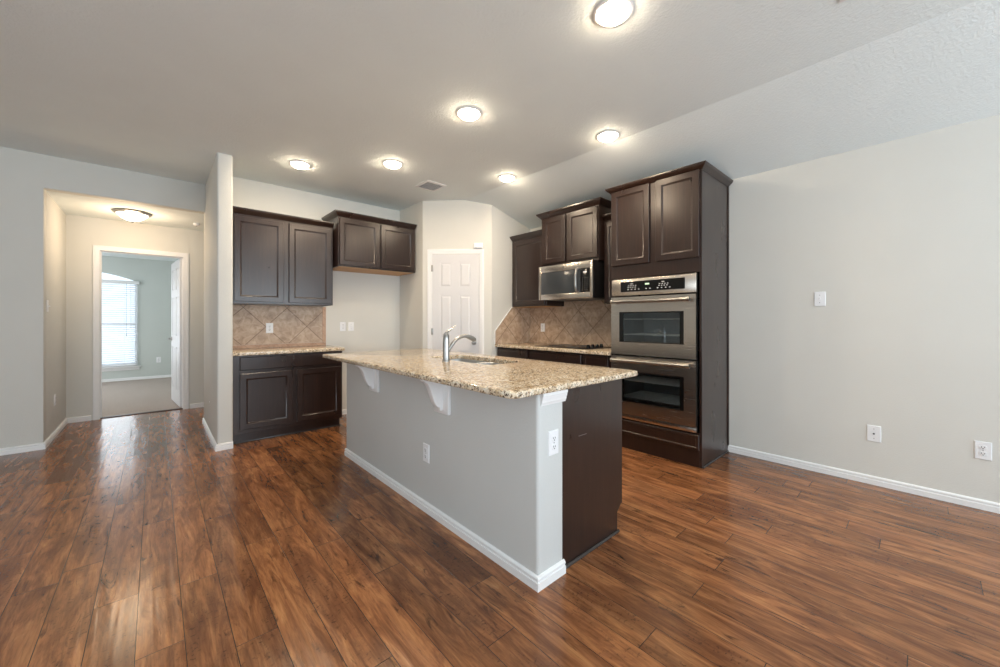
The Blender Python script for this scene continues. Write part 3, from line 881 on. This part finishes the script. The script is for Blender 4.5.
# ------------------------------------------------------------------ outlets and switches (local: plate on the xz plane facing -y)
SP_W, SP_H = .036, .058
def plate_mb(wd=SP_W, ht=SP_H):
    return MB().panel(-wd, wd, -ht, ht, [(0, 0), (0, -.003), (.004, -.006)])
def make_outlet(label, loc, rot):
    t = thing('wall_outlet', label, 'outlet', loc); t.rotation_euler = (0, 0, rot); t['group'] = 'wall outlets'
    plate_mb().build('cover_plate', M['plastic'], t)
    for dz in (.020, -.020):
        lp = []
        for y, s in ((-.0055, 1.0), (-.0080, 1.0), (-.0085, .96)):
            lp.append([(.0165 * s * (1 if abs(math.cos(a)) > .75 else abs(math.cos(a)) / .75) * (1 if math.cos(a) > 0 else -1), y, dz + .0145 * s * math.sin(a)) for a in [2 * PI * k / 24 for k in range(24)]])
        r = MB().loft(lp).build('receptacle', M['plastic'], t)
        s = MB(); s.box(-.0075, -.0050, -.0090, -.0084, dz - .001, dz + .008); s.box(.0050, .0075, -.0090, -.0084, dz - .001, dz + .007)
        s.box(-.0028, .0028, -.0090, -.0084, dz - .0095, dz - .0045)
        s.build('slot', M['dark'], r)
    MB().lathe([(0, 0), (.003, 0), (.003, .0012), (0, .0012)], n=10).build('screw', M['grey'], t, loc=(0, -.006, 0), rot=(PI / 2, 0, 0))
    return t
def make_switch(label, loc, rot):
    t = thing('light_switch', label, 'switch', loc); t.rotation_euler = (0, 0, rot)
    plate_mb().build('cover_plate', M['plastic'], t)
    MB().box(-.006, .006, -.0085, -.005, -.012, .012).build('toggle_frame', M['plastic'], t)
    MB().loft([[(-.004, -.008, -.002), (.004, -.008, -.002), (.004, -.008, .008), (-.004, -.008, .008)], [(-.0035, -.02, -.009), (.0035, -.02, -.009), (.0035, -.02, -.003), (-.0035, -.02, -.003)]]).build('toggle', M['plastic'], t)
    for z in (.03, -.03):
        MB().lathe([(0, 0), (.003, 0), (.003, .0012), (0, .0012)], n=10).build('screw', M['grey'], t, loc=(0, -.006, z), rot=(PI / 2, 0, 0))
    return t
o1 = make_outlet('white outlet in the right wall, nearest the right edge of the photo', (RX - .0005, -.25, .382), R90)
o1['group'] = 'wall outlets'
dup(o1, (.982, BY - .0115, 1.138), (0, 0, 0), 'white outlet in the tile above the short left worktop')
dup(o1, (RX - .0115, 3.535, 1.128), (0, 0, R90), 'white outlet in the tile behind the cooktop')
dup(o1, (IX0 - .0005, 2.141, .376), (0, 0, R90), 'outlet low in the long grey side of the island')
dup(o1, (1.40, IY0 - .0005, .648), (0, 0, 0), 'white outlet on the narrow end post of the island')
dup(o1, (1.817, BY - .0005, 1.146), (0, 0, 0), 'white outlet plate in the refrigerator space, the left one of the pair')
dup(o1, (HX + .0005, 6.155, .385), (0, 0, PI / 2), 'pale outlet low on the left wall of the hall')
dup(o1, (.055, BB - .0005, .395), (0, 0, 0), 'white outlet on the bedroom wall right of the window')
s1 = make_switch('white light switch high on the right wall', (RX - .0005, .570, 1.399), R90)
s1['group'] = 'light switches'
dup(s1, (1.925, BY - .0005, 1.146), (0, 0, 0), 'white switch plate in the refrigerator space, the right one of the pair')
dup(s1, (HX + .0005, 5.78, 1.368), (0, 0, PI / 2), 'pale light switch on the left wall of the hall')
t = thing('cable_plate', 'white wall plate with one centre cable jack, low on the right wall', 'cable plate', (RX - .0005, .257, .381), R90)
plate_mb(.0385, .06).build('cover_plate', M['plastic'], t)
MB().lathe([(0, 0), (.0055, 0), (.0055, .008), (.002, .008), (0, .007)], n=12).build('jack', M['dark'], t, loc=(0, -.006, 0), rot=(PI / 2, 0, 0))
for z in (.035, -.035):
    MB().lathe([(0, 0), (.003, 0), (.003, .0012), (0, .0012)], n=10).build('screw', M['grey'], t, loc=(0, -.006, z), rot=(PI / 2, 0, 0))
t = thing('smoke_detector', 'small white detector on the hall ceiling beside the wing wall', 'detector', (.40, 6.35, HZ))
MB().lathe([(0, -.034), (.02, -.034), (.03, -.028), (.036, -.012), (.038, -.0), (0, 0)], n=28).build('cover', M['plastic'], t)
MB().lathe([(.0, -.037), (.008, -.037), (.010, -.033), (0, -.033)], n=14).build('test_button', M['grey'], t)
o = MB().lathe([(0, 0), (.008, 0), (.007, .004), (0, .007)], n=12).build('door_stop', M['plastic'], loc=(WX0 + .0005, 5.09, .36), rot=(0, -PI / 2, 0))
tag(o, 'tiny white round cap low on the hall side of the wing wall', 'wall cap')

# ------------------------------------------------------------------ ceiling fixtures
def make_can(label, loc):
    t = thing('recessed_light', label, 'ceiling light', loc, 0, 'recessed kitchen lights')
    MB().lathe([(.078, -.001), (.100, -.001), (.101, -.005), (.094, -.009), (.082, -.010), (.078, -.006)], n=40).build('trim_ring', M['trim'], t)
    MB().lathe([(0, -.036), (.03, -.035), (.055, -.030), (.070, -.020), (.077, -.008), (.079, -.001), (0, -.001)], n=40).build('lens', M['lens'], t)
    return t
CANS = [((1.743, 1.07), 'lit recessed light nearest the camera, at the top edge of the photo'),
        ((1.776, 2.325), 'lit recessed light above the middle of the island'),
        ((2.874, 1.814), 'lit recessed light in front of the oven tower'),
        ((1.087, 4.225), 'lit recessed light nearest the wing wall'),
        ((1.775, 3.588), 'lit recessed light before the refrigerator space, left of the ceiling vent'),
        ((2.889, 3.093), 'lit recessed light in front of the microwave, right of the ceiling vent')]
c0 = None
for (p, lab) in CANS:
    loc = (p[0], p[1], CZ)
    if c0 is None: c0 = make_can(lab, loc)
    else: dup(c0, loc, (0, 0, 0), lab)
    area('recessed_lamp', (p[0], p[1], CZ - .05), (0, 0, 0), .14, .14, 5, WARM, 'DISK')

t = thing('flush_mount_light', 'lit glass bowl light on the hall ceiling', 'ceiling light', (-.197, 6.20, HZ))
MB().lathe([(0, -.001), (.165, -.001), (.175, -.008), (.17, -.018), (.155, -.024), (.15, -.028), (0, -.028)], n=44).build('pan', M['chrome'], t)
MB().lathe([(0, -.105), (.03, -.103), (.065, -.092), (.10, -.07), (.128, -.043), (.14, -.027), (0, -.027)], n=44).build('glass_bowl', M['bowl'], t)
MB().lathe([(0, -.125), (.006, -.123), (.010, -.114), (.014, -.106), (.006, -.102), (0, -.102)], n=16).build('finial', M['chrome'], t)
pl = bpy.data.lights.new('hall_lamp', 'POINT'); pl.energy = 13; pl.color = (1.0, .74, .48); pl.shadow_soft_size = .12
po = bpy.data.objects.new('hall_lamp', pl); C.objects.link(po); po.location = (-.197, 6.20, HZ - .30)


def register(label, x0, x1, y0, y1):
    t = thing('air_vent', label, 'vent', ((x0 + x1) / 2, (y0 + y1) / 2, CZ))
    a, b = (x1 - x0) / 2, (y1 - y0) / 2; f = .025
    fr = MB()
    fr.sweep([(-a, -b), (a, -b), (a, b), (-a, b)], [(0, -.001), (0, -.006), (.018, -.012), (f, -.012), (f, -.001)], closed=True)
    fr.build('frame', M['trim'], t)
    MB().box(-a + f, a - f, -b + f, b - f, -.003, -.001).build('backing', M['blackm'], t)
    s = MB(); n = int((2 * b - 2 * f) / .021)
    for k in range(n):
        y = -b + f + (k + .5) * (2 * b - 2 * f) / n
        s.loft([[(x, y - .005, -.0115), (x, y - .005, -.010), (x, y + .005, -.009), (x, y + .005, -.0105)] for x in (-a + f, a - f)])
    s.build('slats', M['trim'], t, smooth=False)
    return t


register('white ceiling vent grille above the kitchen, before the pantry', 2.27, 2.53, 3.74, 4.02)
register('corner of a white ceiling register at the top edge of the photo', 2.20, 2.525, -.02, .283)

for o in list(C.objects):
    if o.type in ('MESH', 'EMPTY') and o.parent is None and 'label' not in o and 'kind' not in o:
        print('UNTAGGED', o.name)
